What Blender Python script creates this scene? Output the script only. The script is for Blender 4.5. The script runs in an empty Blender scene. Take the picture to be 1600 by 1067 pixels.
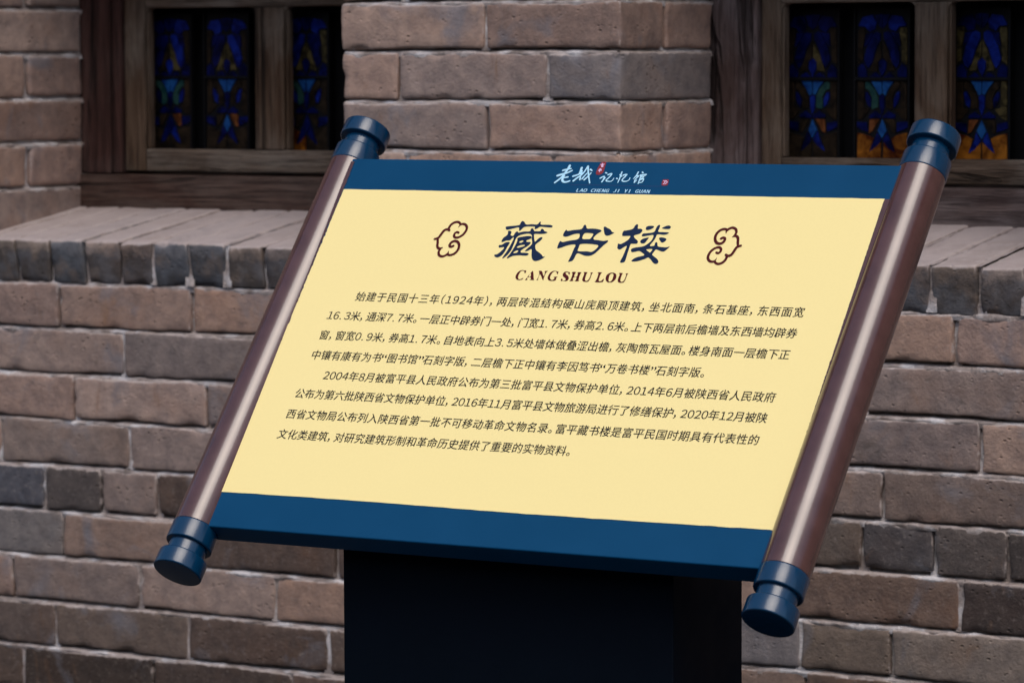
import bpy, math, random
import numpy as np
from mathutils import Matrix, Vector, noise

random.seed(7)
sc = bpy.context.scene
COL = sc.collection
OX, OZ = 2.6, 1.5            # world origin: on the ground at the wall face, below the sign
TILT = 0.92523
# ------------------------------------------------------------------ camera
cam = bpy.data.cameras.new('camera'); co = bpy.data.objects.new('camera', cam); COL.objects.link(co)
cam.sensor_width = 36.0; cam.sensor_fit = 'HORIZONTAL'; cam.lens = 5962.685 / 1600 * 36.0
cam.clip_start = 0.1; cam.clip_end = 500
rt = Vector((0.84620770377044, 0.5328380787551836, -0.004012967486043029))
up = Vector((-0.03588815499408271, 0.06450524849824818, 0.997271835182013))
fw = Vector((-0.5316432661199425, 0.8437550916851785, -0.0737074137699595))
M = Matrix.Identity(4)
for i in range(3):
    M[i][0] = rt[i]; M[i][1] = up[i]; M[i][2] = -fw[i]
M[0][3], M[1][3], M[2][3] = OX, -5.17478, OZ
co.matrix_world = M
cam.dof.use_dof = True; cam.dof.focus_distance = 4.97; cam.dof.aperture_fstop = 9.0
sc.camera = co
# ------------------------------------------------------------------ world and sun (overcast, open shade)
world = bpy.data.worlds.new('World'); sc.world = world; world.use_nodes = True
wt = world.node_tree
sky = wt.nodes.new('ShaderNodeTexSky'); sky.sky_type = 'NISHITA'; sky.sun_disc = False
SUN_EL, SUN_AZ = math.radians(58), math.radians(142)
sky.sun_elevation = SUN_EL; sky.sun_rotation = SUN_AZ; sky.air_density = 1.0; sky.dust_density = 3.0
bg = wt.nodes['Background']; bg.inputs['Strength'].default_value = 0.13
wt.links.new(sky.outputs[0], bg.inputs['Color'])
sl = bpy.data.lights.new('sun', 'SUN'); sl.energy = 1.25; sl.angle = math.radians(42); sl.color = (1.0, 0.945, 0.89)
so = bpy.data.objects.new('sun', sl); COL.objects.link(so)
sd = Vector((math.sin(SUN_AZ) * math.cos(SUN_EL), math.cos(SUN_AZ) * math.cos(SUN_EL), math.sin(SUN_EL)))
so.rotation_euler = sd.to_track_quat('Z', 'Y').to_euler()
vs = sc.view_settings; vs.view_transform = 'Standard'; vs.look = 'None'; vs.exposure = 0.33; vs.gamma = 1.0
vs.use_curve_mapping = False

# ------------------------------------------------------------------ helpers
def link(o, parent=None):
    COL.objects.link(o)
    if parent is not None: o.parent = parent
    return o
def mesh_obj(name, verts, faces, mat, parent=None, loc=None, smooth=True, rot=None):
    me = bpy.data.meshes.new(name); me.from_pydata([tuple(v) for v in verts], [], faces); me.validate(); me.update()
    if smooth: me.polygons.foreach_set('use_smooth', [True] * len(me.polygons))
    if mat is not None: me.materials.append(mat)
    o = bpy.data.objects.new(name, me)
    if loc is not None: o.location = loc
    if rot is not None: o.rotation_euler = rot
    return link(o, parent)
def empty(name, loc, label, cat):
    o = bpy.data.objects.new(name, None); o.location = loc; o.empty_display_size = .1
    o['label'] = label; o['category'] = cat
    return link(o)
def tag(o, **k):
    for a, b in k.items(): o[a] = b
    return o
def W3(x, y, z): return Vector((x + OX, y, z + OZ))

# ------------------------------------------------------------------ node helpers
class NT:
    def __init__(s, name):
        s.m = bpy.data.materials.new(name); s.m.use_nodes = True; s.t = s.m.node_tree
        s.b = s.t.nodes['Principled BSDF']
    def n(s, typ, **kw):
        nd = s.t.nodes.new('ShaderNode' + typ)
        for k, v in kw.items():
            if k.startswith('i_'):
                key = k[2:].replace('_', ' ')
                nd.inputs[int(key) if key.isdigit() else key].default_value = v
            else: setattr(nd, k, v)
        return nd
    def l(s, a, b): s.t.links.new(a, b)
    def pos(s): return s.n('NewGeometry').outputs['Position']
    def mapv(s, v, scale, rot=(0, 0, 0), loc=(0, 0, 0)):
        m = s.n('Mapping'); m.inputs['Scale'].default_value = scale; m.inputs['Rotation'].default_value = rot
        m.inputs['Location'].default_value = loc; s.l(v, m.inputs['Vector']); return m.outputs[0]
    def noise(s, v, scale, detail=4, rough=.55, dist=0):
        nd = s.n('TexNoise'); nd.inputs['Scale'].default_value = scale; nd.inputs['Detail'].default_value = detail
        nd.inputs['Roughness'].default_value = rough; nd.inputs['Distortion'].default_value = dist
        s.l(v, nd.inputs['Vector']); return nd.outputs['Fac']
    def ramp(s, f, a, b, to0=0, to1=1):
        nd = s.n('MapRange'); nd.inputs['From Min'].default_value = a; nd.inputs['From Max'].default_value = b
        nd.inputs['To Min'].default_value = to0; nd.inputs['To Max'].default_value = to1
        s.l(f, nd.inputs['Value']); return nd.outputs[0]
    def mix(s, f, a, b, mode='MIX'):
        nd = s.n('Mix', data_type='RGBA', blend_type=mode)
        for src, i in ((f, 0), (a, 6), (b, 7)):
            if isinstance(src, (int, float)): nd.inputs[i].default_value = src
            elif isinstance(src, tuple): nd.inputs[i].default_value = (*src, 1)
            else: s.l(src, nd.inputs[i])
        return nd.outputs[2]
    def math(s, op, a, b=0.0):
        nd = s.n('Math', operation=op)
        for src, i in ((a, 0), (b, 1)):
            if isinstance(src, (int, float)): nd.inputs[i].default_value = src
            else: s.l(src, nd.inputs[i])
        return nd.outputs[0]
    def bump(s, h, strength, dist, prev=None):
        nd = s.n('Bump'); nd.inputs['Strength'].default_value = strength; nd.inputs['Distance'].default_value = dist
        s.l(h, nd.inputs['Height'])
        if prev is not None: s.l(prev, nd.inputs['Normal'])
        return nd.outputs[0]
    def fin(s, color=None, rough=None, normal=None, spec=None, coat=None):
        for v, k in ((color, 'Base Color'), (rough, 'Roughness'), (spec, 'Specular IOR Level'), (coat, 'Coat Weight')):
            if v is None: continue
            if isinstance(v, tuple): s.b.inputs[k].default_value = (*v, 1)
            elif isinstance(v, (int, float)): s.b.inputs[k].default_value = v
            else: s.l(v, s.b.inputs[k])
        if normal is not None: s.l(normal, s.b.inputs['Normal'])
        return s.m

MORTAR = (.54, .465, .44)
def brick_material(name, sill=False):
    t = NT(name); p = t.pos()
    oi = t.n('ObjectInfo'); rnd = t.math('MULTIPLY', oi.outputs['Random'], 37.0)
    cx = t.n('CombineXYZ'); t.l(rnd, cx.inputs[0]); t.l(rnd, cx.inputs[2])
    va = t.n('VectorMath', operation='ADD'); t.l(p, va.inputs[0]); t.l(cx.outputs[0], va.inputs[1]); q = va.outputs[0]
    base = oi.outputs['Color']
    big = t.noise(q, 9, 3); mid = t.noise(q, 34, 5, .6); fine = t.noise(q, 230, 4, .7); huge = t.noise(q, 4.5, 2)
    c = t.mix(t.ramp(mid, .3, .7), t.mix(1.0, base, (.70, .67, .68), 'MULTIPLY'), t.mix(1.0, base, (1.24, 1.15, 1.08), 'MULTIPLY'))
    # warm and blue-grey firing blotches
    c = t.mix(t.ramp(big, .52, .72, 0, .5), c, t.mix(1.0, base, (1.12, .88, .72), 'MULTIPLY'))
    c = t.mix(t.ramp(t.noise(q, 7, 4, .6, 1.2), .57, .72, 0, .6), c, (.19, .20, .235))
    c = t.mix(t.ramp(t.noise(q, 11, 5, .65, .6), .63, .78, 0, .75), c, (.085, .07, .062))
    c = t.mix(t.ramp(t.noise(q, 60, 4, .6, .4), .60, .74, 0, .45), c, (.12, .10, .09))
    c = t.mix(t.ramp(fine, .35, .65, 0, .22), c, t.mix(1.0, c, (.62, .6, .6), 'MULTIPLY'))
    c = t.mix(t.ramp(t.noise(p, 2.6, 4, .6), .45, .7, 0, .45), c, t.mix(1.0, c, (.60, .56, .55), 'MULTIPLY'))
    c = t.mix(t.ramp(t.noise(q, 120, 5, .75), .56, .72, 0, .35), c, (.40, .34, .31))
    # small pits
    vo = t.n('TexVoronoi'); vo.inputs['Scale'].default_value = 70; t.l(t.mapv(q, (1, 1, 1.6)), vo.inputs['Vector'])
    pit = t.math('MULTIPLY', t.ramp(vo.outputs['Distance'], .06, .26, 1, 0), t.ramp(t.noise(q, 17, 3), .50, .66))
    c = t.mix(t.math('MULTIPLY', pit, .5), c, (.06, .045, .038))
    # rusty runs
    c = t.mix(t.math('MULTIPLY', t.ramp(t.noise(t.mapv(q, (22, 22, 9)), 1.0, 4, .6, .8), .62, .74, 0, .6), t.ramp(big, .45, .6)), c, (.22, .115, .06))
    # mortar smeared over the arris
    at = t.n('Attribute', attribute_name='edge'); e = at.outputs['Fac']
    sm = t.math('ADD', e, t.math('MULTIPLY', t.math('SUBTRACT', t.noise(q, 48, 6, .7), .5), 2.1))
    smf = t.ramp(sm, .55, .85, 0, .85)
    c = t.mix(smf, c, t.mix(t.ramp(mid, .35, .65), MORTAR, (.33, .27, .24)))
    if sill:
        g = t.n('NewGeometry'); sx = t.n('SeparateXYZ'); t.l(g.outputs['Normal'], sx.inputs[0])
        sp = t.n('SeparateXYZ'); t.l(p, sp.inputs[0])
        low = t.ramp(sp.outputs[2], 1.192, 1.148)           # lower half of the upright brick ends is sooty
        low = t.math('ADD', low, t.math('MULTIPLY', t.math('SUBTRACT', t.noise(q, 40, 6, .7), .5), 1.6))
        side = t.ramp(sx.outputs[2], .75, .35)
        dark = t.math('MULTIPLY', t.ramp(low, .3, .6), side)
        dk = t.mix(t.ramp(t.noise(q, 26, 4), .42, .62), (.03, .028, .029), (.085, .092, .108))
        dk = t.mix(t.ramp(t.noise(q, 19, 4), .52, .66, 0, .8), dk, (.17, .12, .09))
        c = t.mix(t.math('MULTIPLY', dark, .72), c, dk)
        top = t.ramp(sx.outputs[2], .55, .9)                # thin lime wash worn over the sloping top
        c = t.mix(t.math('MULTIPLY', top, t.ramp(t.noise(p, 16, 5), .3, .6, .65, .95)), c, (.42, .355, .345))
    h = t.math('ADD', t.math('MULTIPLY', fine, .35), t.math('MULTIPLY', mid, .8))
    h = t.math('SUBTRACT', h, t.math('MULTIPLY', pit, .9))
    nrm = t.bump(h, .9, .0044)
    return t.fin(c, t.ramp(fine, .3, .7, .78, .95), nrm, .25)

def mortar_material():
    t = NT('lime_mortar'); p = t.pos()
    f = t.noise(p, 210, 5, .7); m = t.noise(p, 30, 5, .6); b = t.noise(p, 6, 3)
    c = t.mix(t.ramp(m, .35, .66), (.24, .195, .175), MORTAR)
    c = t.mix(t.ramp(t.noise(p, 17, 3), .48, .60, 0, .9), c, (.70, .67, .68))
    c = t.mix(t.ramp(b, .5, .7, 0, .6), c, (.17, .14, .125))
    return t.fin(c, .95, t.bump(t.math('ADD', f, m), .9, .004), .15)

def wood_material(name, dark, mid, light, horizontal=False, worn=.5):
    t = NT(name); p = t.pos()
    s = (3, 60, 60) if horizontal else (60, 60, 3)
    g = t.noise(t.mapv(p, s), 1.0, 6, .65, .35); g2 = t.noise(t.mapv(p, tuple(x * 3.2 for x in s)), 1.0, 4, .7)
    g3 = t.noise(t.mapv(p, (1.5, 22, 22) if horizontal else (22, 22, 1.5)), 1.0, 5, .6, 1.2)
    blot = t.noise(t.mapv(p, (4, 9, 9) if horizontal else (9, 9, 4)), 1.3, 4, .6, .5)
    c = t.mix(t.ramp(g, .38, .62), dark, mid)
    c = t.mix(t.math('MULTIPLY', t.ramp(blot, .42, .66), worn), c, light)
    c = t.mix(t.ramp(g2, .50, .68, 0, .8), c, tuple(x * .3 for x in dark))
    c = t.mix(t.ramp(g3, .60, .66, 0, .85), c, tuple(x * .22 for x in dark))
    h = t.math('SUBTRACT', t.math('ADD', t.math('MULTIPLY', g, 1.0), t.math('MULTIPLY', g2, .6)), t.ramp(g3, .60, .66, 0, 1.2))
    return t.fin(c, .8, t.bump(h, 1.0, .009), .25)

def paint_material(name, col, rough=.4, var=.12, coat=0.0, spec=.5):
    t = NT(name); p = t.pos()
    m = t.noise(p, 14, 4); f = t.noise(p, 420, 3, .6)
    c = t.mix(t.ramp(m, .3, .7), tuple(x * (1 - var) for x in col), tuple(min(1, x * (1 + var)) for x in col))
    c = t.mix(t.ramp(t.noise(p, 150, 3, .7), .70, .78, 0, .25), c, tuple(x * .5 for x in col))
    return t.fin(c, t.ramp(m, .3, .7, rough * .85, rough * 1.15), t.bump(t.math('ADD', f, t.math('MULTIPLY', m, .5)), .12, .001), spec, coat)
def flat_material(name, col, rough=.5, spec=.4, var=.07):
    t = NT(name)
    c = t.mix(t.ramp(t.noise(t.pos(), 300, 3), .3, .7), tuple(x * (1 - var) for x in col), tuple(min(1, x * (1 + var)) for x in col))
    return t.fin(c, rough, None, spec)

BRICK = brick_material('weathered_brick'); SILLB = brick_material('sill_brick', True); MORT = mortar_material()

# ------------------------------------------------------------------ ground
def ground():
    t = NT('stone_paving'); p = t.pos()
    br = t.n('TexBrick'); br.inputs['Scale'].default_value = 1.4; br.inputs['Mortar Size'].default_value = .012
    t.l(p, br.inputs['Vector'])
    br.inputs['Color1'].default_value = (.03, .029, .028, 1); br.inputs['Color2'].default_value = (.045, .042, .04, 1); br.inputs['Mortar'].default_value = (.03, .028, .026, 1)
    c = t.mix(t.ramp(t.noise(p, 5, 5), .35, .7, 0, .5), br.outputs[0], (.04, .038, .036))
    m = t.fin(c, .85, t.bump(t.noise(p, 60, 5), .5, .004), .3)
    s = 60
    o = mesh_obj('ground', [(-s, -s, 0), (s, -s, 0), (s, .25, 0), (-s, .25, 0)], [(0, 1, 2, 3)], m, smooth=False)
    o['kind'] = 'structure'
ground()

# ------------------------------------------------------------------ rough brick block
def vnoise(P, f, seed):
    out = np.zeros(len(P)); rs = np.random.RandomState(seed)
    for k in range(4):
        d = rs.normal(size=(3,)); d /= np.linalg.norm(d); fr = f * (.6 + .9 * rs.rand())
        d2 = rs.normal(size=(3,)) * fr * .6
        out += np.sin(P @ d * fr + rs.rand() * 6.28 + 1.3 * np.sin(P @ d2 + rs.rand() * 6.28))
    return out / 4
def brick_mesh(name, w, d, h, seed, r=.006, step=.011, mat=None, full=False):
    """box w (x) d (y) h (z), its face towards -y; arrises worn round and uneven"""
    nx, nz = max(3, int(w / step)), max(3, int(h / step)); ny = max(2, int(d / step)) if full else 3
    def lin(L, n):       # denser near the ends so that the arris has rings of its own
        a = np.linspace(-L / 2, L / 2, n + 1); e = [-L / 2 + r * .35, -L / 2 + r, L / 2 - r * .35, L / 2 - r]
        a = np.unique(np.round(np.concatenate([a, e]), 6)); return a
    xs, zs = lin(w, nx), lin(h, nz); ys = lin(d, ny) if full else np.array([-d / 2, -d / 2 + r * .35, -d / 2 + r, -d / 2 + .02, d / 2])
    V = {}; P = []; F = []
    def vid(x, y, z):
        k = (round(x, 6), round(y, 6), round(z, 6))
        if k not in V: V[k] = len(P); P.append(k)
        return V[k]
    def grid(A, B, fn, flip):
        for i in range(len(A) - 1):
            for j in range(len(B) - 1):
                q = [vid(*fn(A[i], B[j])), vid(*fn(A[i + 1], B[j])), vid(*fn(A[i + 1], B[j + 1])), vid(*fn(A[i], B[j + 1]))]
                F.append(q[::-1] if flip else q)
    grid(xs, zs, lambda a, b: (a, -d / 2, b), False)
    grid(xs, ys, lambda a, b: (a, b, h / 2), False); grid(xs, ys, lambda a, b: (a, b, -h / 2), True)
    grid(ys, zs, lambda a, b: (w / 2, a, b), False); grid(ys, zs, lambda a, b: (-w / 2, a, b), True)
    P = np.array(P); half = np.array([w, d, h]) / 2
    q = np.clip(P, -half + r, half - r); dd = P - q; ln = np.linalg.norm(dd, axis=1); ok = ln > 1e-9
    R_ = P.copy(); R_[ok] = q[ok] + dd[ok] / ln[ok][:, None] * r
    n = np.zeros_like(P); n[ok] = dd[ok] / ln[ok][:, None]
    rs = np.random.RandomState(seed); off = rs.rand(3) * 50; S = P + off
    edge = np.minimum(half[0] - np.abs(P[:, 0]), half[2] - np.abs(P[:, 2]))
    if full: edge = np.sort(half - np.abs(P), axis=1)[:, 1]
    near = np.exp(-np.maximum(edge, 0) / .007)
    disp = .0009 * vnoise(S, 28, seed) + .0005 * vnoise(S, 120, seed + 1) + near * (.0014 * vnoise(S, 75, seed + 2) + .0008 * vnoise(S, 200, seed + 3))
    # chips knocked out of the arris
    for k in range(rs.randint(2, 6)):
        sx, sz = rs.choice([-1, 1]), rs.choice([-1, 1])
        cpt = np.array([half[0] * (rs.rand() * 2 - 1), -half[1], sz * half[2]]) if rs.rand() < .75 else np.array([sx * half[0], -half[1], half[2] * (rs.rand() * 2 - 1)])
        dist = np.linalg.norm((P - cpt) * np.array([.6, 1, 1]), axis=1); disp -= (.002 + .0035 * rs.rand()) * np.exp(-(dist / (.004 + .006 * rs.rand())) ** 2)
    R_ = R_ + n * disp[:, None]
    # edges not quite straight
    R_[:, 2] += .0016 * np.sin(P[:, 0] * (12 + 9 * rs.rand()) + rs.rand() * 6) * (P[:, 2] / half[2])
    R_[:, 0] += .0012 * np.sin(P[:, 2] * (40 + 30 * rs.rand()) + rs.rand() * 6) * (P[:, 0] / half[0])
    me = bpy.data.meshes.new(name); me.from_pydata(R_.tolist(), [], F); me.update()
    me.polygons.foreach_set('use_smooth', [True] * len(F))
    ez = half[2] - P[:, 2]                                # mortar clings most to the upper arris
    ev = np.clip(np.exp(-np.maximum(edge, 0) / .004) * .55 + np.exp(-np.maximum(ez, 0) / .0055) * .55, 0, 1)
    a = me.attributes.new('edge', 'FLOAT', 'POINT'); a.data.foreach_set('value', ev)
    me.materials.append(mat or BRICK)
    return me
# ------------------------------------------------------------------ the building
P_ = 0.08; Z0 = -0.3815; HB = .0732; GAP = .0052
XA, XB = -4.37, -3.589          # left window opening
XC, XD = -3.058, -2.277         # right window opening
DEP = .30                       # depth of the openings
bld = empty('brick_building', (0, 0, 0), 'old two-tone brick wall with stained-glass windows and sloping brick sills behind the sign', 'building')

TAUPE = [(.37, .272, .228), (.33, .243, .208), (.40, .30, .252), (.29, .215, .188), (.355, .278, .245), (.385, .272, .218), (.29, .235, .215)]
GREY = (.235, .225, .235); BLUE = (.16, .175, .21); DARK = (.085, .08, .085); BROWN = (.20, .145, .12); DKBR = (.115, .085, .072)
rb = random.Random(11)
def add_brick(mesh, loc, col, parent=bld, rot=None):
    o = bpy.data.objects.new('brick', mesh); o.location = loc
    if rot: o.rotation_euler = rot
    kk = .88 + .26 * rb.random(); o.color = (*(c_ * kk for c_ in col), 1); return link(o, parent)
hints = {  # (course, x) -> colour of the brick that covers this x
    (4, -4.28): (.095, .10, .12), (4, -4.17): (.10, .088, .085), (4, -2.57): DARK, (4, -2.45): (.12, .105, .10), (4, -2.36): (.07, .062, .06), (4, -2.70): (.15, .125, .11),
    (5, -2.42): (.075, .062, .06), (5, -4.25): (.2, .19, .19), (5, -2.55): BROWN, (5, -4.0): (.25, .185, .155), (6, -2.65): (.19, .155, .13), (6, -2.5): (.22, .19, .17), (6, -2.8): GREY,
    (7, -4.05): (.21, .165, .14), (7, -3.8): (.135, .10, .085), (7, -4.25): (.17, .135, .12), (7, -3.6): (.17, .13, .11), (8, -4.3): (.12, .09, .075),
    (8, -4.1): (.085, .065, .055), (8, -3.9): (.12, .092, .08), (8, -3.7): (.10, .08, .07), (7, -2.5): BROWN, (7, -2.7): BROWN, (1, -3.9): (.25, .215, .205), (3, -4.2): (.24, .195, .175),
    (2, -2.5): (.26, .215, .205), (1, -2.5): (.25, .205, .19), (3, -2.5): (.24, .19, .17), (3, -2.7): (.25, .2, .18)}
J = {0: ([-4.1901, -3.9045], [-2.4779]), 1: ([-4.3400, -4.0495], [-2.6300]), 2: ([-4.1601, -3.8727], [-2.7250, -2.4349]), 3: ([-4.3235, -4.0394], [-2.5966]),
     4: ([-4.3500, -4.2267, -4.102, -3.9811], [-2.7400, -2.6322, -2.5114, -2.3901]), 5: ([-4.1881, -3.9100], [-2.7600, -2.4664]),
     6: ([-4.3016, -4.0206, -3.7333], [-2.7376, -2.5817]), 7: ([-4.2065, -3.9171, -3.6252], [-2.7300, -2.4350]), 8: ([-4.2799, -3.9924, -3.7000], [-2.6000])}
joint_segs = []     # (x, z0, z1) vertical joints on the front plane
def course_joints(k):
    rr = random.Random(100 + k)
    L, R = J.get(k, ([-4.30 + .13 * (k % 2)], [-2.46 + .1 * (k % 2)]))
    xs = list(L) + list(R)
    gap = R[0] - L[-1]; n = max(1, round(gap / .286))
    xs += [L[-1] + gap * (i + (rr.random() - .5) * .12) / n for i in range(1, n)]
    x = min(xs)
    while x > -4.9: x -= .288 + rr.uniform(-.012, .012); xs.append(x)
    x = max(xs)
    while x < -1.8: x += .288 + rr.uniform(-.012, .012); xs.append(x)
    return sorted(xs)
seed = 1
for k in range(0, 14):
    zt = Z0 - k * P_; zc = zt - P_ / 2
    xs = course_joints(k)
    for a, b in zip(xs[:-1], xs[1:]):
        seed += 1; w = b - a - GAP
        col = rb.choice(TAUPE)
        if k >= 6: col = tuple(c * (.85, .60, .45)[min(k, 8) - 6] for c in col)  # low courses darkened: shade near the ground put into the brick colour
        for (kk, xx), c in hints.items():
            if kk == k and a < xx < b: col = tuple(v_ * (.75 if k >= 7 else 1) for v_ in c)  # hinted low bricks take the same painted shade
        if (k, ) and not any(kk == k and a < xx < b for kk, xx in hints) and rb.random() < .07 and k > 3: col = DKBR
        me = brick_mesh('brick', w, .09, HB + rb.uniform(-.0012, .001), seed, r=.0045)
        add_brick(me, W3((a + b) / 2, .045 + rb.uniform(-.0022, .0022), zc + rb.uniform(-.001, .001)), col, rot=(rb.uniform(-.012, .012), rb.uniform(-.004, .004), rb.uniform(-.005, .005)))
    joint_segs += [(x, zt - P_, zt) for x in xs]
# brick sill: headers on edge, sloping out of the windows
sill = tag(bpy.data.objects.new('window_sill', None), label='course of upright sooty brick ends with a sloping top under the windows'); link(sill, bld)
SL = math.atan2(.045, .30)
sx = [-4.2774 - .0765 * i for i in range(8, 0, -1)] + [-4.2774, -4.2031, -4.1282, -4.0515, -3.9784, -3.9035, -3.8242, -3.7485, -3.6751]
n = round((-2.5142 + 3.6751) / .0765)
sx += [-3.6751 + (3.6751 - 2.5142) * i / n for i in range(1, n)] + [-2.5142, -2.4362]
while sx[-1] < -1.8: sx.append(sx[-1] + .0775)
SCOL = [(.22, .19, .18), (.15, .16, .18), (.24, .19, .165), (.2, .17, .15), (.26, .22, .2)]
for a, b in zip(sx[:-1], sx[1:]):
    seed += 1; hh = .074
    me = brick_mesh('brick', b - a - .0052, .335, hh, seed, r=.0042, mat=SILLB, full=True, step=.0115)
    # front face centre at z -.3465; pivot about the front
    yc, zc = .1655, 0
    dy = .335 / 2 - .001
    loc = Vector(((a + b) / 2, math.cos(SL) * dy - .004 + rb.uniform(-.002, .002), -.3468 + math.sin(SL) * dy + rb.uniform(-.0012, .0012)))
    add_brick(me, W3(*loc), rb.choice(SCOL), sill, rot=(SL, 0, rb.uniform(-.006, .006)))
    joint_segs.append((a, Z0, Z0 + .069))
t = NT('lime_skin'); LIMEW = t.fin(t.mix(t.ramp(t.noise(t.pos(), 30, 5), .35, .65), (.27, .22, .21), (.40, .345, .335)), .9, t.bump(t.noise(t.pos(), 200, 4), .8, .003), .2)
# piers: front bricks; those on a corner run back into the opening
pier_segs = []; rev_z = []
ZP = Z0 + P_ - .003
rows = {0: ('d'), 1: ('c'), 2: ('b'), 3: ('a')}
PJ = [[-3.465, -3.1822], [-3.3063], [-3.4779, -3.1936], [-3.3103]]
def pier(x0, x1, joints_fn, left_corner, right_corner, nrow=9):
    global seed
    for r_ in range(nrow):
        zt = ZP + (r_ + 1) * P_ - .002; zc = zt - P_ / 2
        js = joints_fn(r_); xs = [x0] + [j for j in js if x0 + .04 < j < x1 - .04] + [x1]
        for i, (a, b) in enumerate(zip(xs[:-1], xs[1:])):
            seed += 1; aa = a + (GAP / 2 if a != x0 else 0); bb = b - (GAP / 2 if b != x1 else 0)
            corner = (i == 0 and left_corner) or (i == len(xs) - 2 and right_corner)
            deep = corner and (bb - aa) < .16
            d = (.295 if deep else .135) if corner else .09
            me = brick_mesh('brick', bb - aa, d, HB, seed, r=.005, full=corner, step=.011)
            c = rb.choice(TAUPE)
            if r_ == 2 and i == 0 and x0 < -3.5 and x0 > -3.7: c = (.30, .245, .225)
            if r_ == 3 and abs(x0 - XB) < .01 and i == 2: c = (.25, .228, .228)
            add_brick(me, W3((aa + bb) / 2, d / 2 + rb.uniform(-.0012, .001), zc), c)
            if corner and not deep:                      # the brick behind it in the reveal
                xe = x1 if i == len(xs) - 2 and right_corner else x0
                sgn = -1 if xe == x1 else 1
                me = brick_mesh('brick', .09, .148, HB, seed + 5000, r=.006, full=True, step=.011)
                add_brick(me, W3(xe + sgn * .045, .148 + .148 / 2, zc), rb.choice(TAUPE))
            if b != x1: pier_segs.append((b, zt - P_, zt))
pier(-4.92, XA, lambda r_: [[-4.63], [-4.78, -4.50], [-4.64], [-4.79, -4.51]][(r_ + 3) % 4], False, True)
pier(XB, XC, lambda r_: PJ[(r_ + 3) % 4], True, True)
pier(XD, -1.80, lambda r_: [[-2.0], [-2.13], [-2.0], [-2.14]][(r_ + 3) % 4], True, False)

# mortar: backing planes plus lumpy beds and perpends, one stuff part
mv, mf = [], []
def nz(x, z, s=0.0):
    return noise.noise(Vector((x, z, s)))
def patch(xs, zs, fn):
    b0 = len(mv)
    for z in zs:
        for x in xs: mv.append(fn(x, z))
    nxx = len(xs)
    for j in range(len(zs) - 1):
        for i in range(nxx - 1):
            q = b0 + j * nxx + i; mf.append((q, q + 1, q + nxx + 1, q + nxx))
def bed(zj, x0, x1, y_off=0.0, wdt=.011, rev=None):
    xs = np.arange(x0, x1, .005); zs = np.linspace(zj - wdt, zj + wdt, 11)
    def fn(x, z):
        t_ = (z - zj) / wdt                         # mortar rests on the lower brick: full below, raked above
        lump = nz(x * 38, z * 60, 3) * .0032 + nz(x * 130, z * 150, 7) * .0018
        full = .5 + .5 * math.tanh(nz(x * 7, zj * 31, 1) * 3)
        y = .0035 + .0175 / (1 + math.exp(-(t_ - .06) * 16)) - .0035 * full * math.exp(-((t_ + .35) / .45) ** 2) + lump
        z2 = z + nz(x * 25, zj * 9, 5) * .002
        if rev is None: p_ = W3(x, y + y_off, z2)
        else: p_ = W3(rev[0] + rev[1] * -(y), x, z2)   # x runs along the depth
        return p_
    patch(xs, zs, fn)
def perp(xj, z0, z1, y_off=0.0):
    xs = np.linspace(xj - .009, xj + .009, 9); zs = np.arange(z0, z1 + .0026, .005)
    white = nz(xj * 13, z0 * 17, 2)
    def fn(x, z):
        lump = nz(x * 60, z * 38, 11) * .003 + nz(x * 150, z * 130, 17) * .0018
        y = .0075 - (.003 if white > -.02 else -.004) + lump * .8
        return W3(x + nz(xj * 9, z * 25, 4) * .002, y + y_off, z)
    patch(xs, zs, fn)
for k in range(0, 15): bed(Z0 - k * P_, -4.9, -1.8)
for x, a, b in joint_segs: perp(x, a, b, -.0068 if a >= Z0 else -.001)
for x0, x1 in ((-4.9, XA - .004), (XB + .004, XC - .004), (XD + .004, -1.8)):
    for r_ in range(0, 10): bed(ZP + r_ * P_ - .002, x0, x1, wdt=.010)
for x, a, b in pier_segs: perp(x, a, b)
for xe, sg in ((XA, 1), (XC, 1), (XB, -1), (XD, -1)):
    for r_ in range(0, 10): bed(ZP + r_ * P_ - .002, .004, .31, wdt=.010, rev=(xe - sg * .0, sg))
    # backing inside the reveal, 9 mm behind its face
    patch([0.012, .31], [ZP - .02, ZP + .74], lambda x, z, xe=xe, sg=sg: W3(xe - sg * .0095, x, z))
patch([-4.9, -1.8], [-1.5, Z0 + .05], lambda x, z: W3(x, .0215, z))
for x0, x1 in ((-4.9, XA - .0095), (XB + .0095, XC - .0095), (XD + .0095, -1.8)):
    patch([x0, x1], [Z0 + .05, ZP + .74], lambda x, z: W3(x, .0215, z))
patch([-4.9, -1.8], [0, 1], lambda x, z: W3(x, .0125 + z * .33, -.330 + z * .0495))   # bedding seen between the sill bricks' tops
mo = mesh_obj('mortar', mv, mf, MORT, bld); mo['kind'] = 'stuff'
# thin lime skin left in the joints on top of the sill
mv, mf = [], []
def skin(x, s):
    t_ = nz(x * 22, s * 9, 5) * .0022 + nz(x * 160, s * 60, 9) * .0012
    y0 = math.cos(SL) * s - .004 - math.sin(SL) * .037; z0 = -.3468 + math.sin(SL) * s + math.cos(SL) * .037
    return W3(x, y0, z0 - .0014 + t_)
for a in sx: patch([a - .004, a - .002, a, a + .002, a + .004], np.linspace(.004, .325, 60), skin)
mesh_obj('joint_skin', mv, mf, LIMEW, sill)['kind'] = 'stuff'

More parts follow.
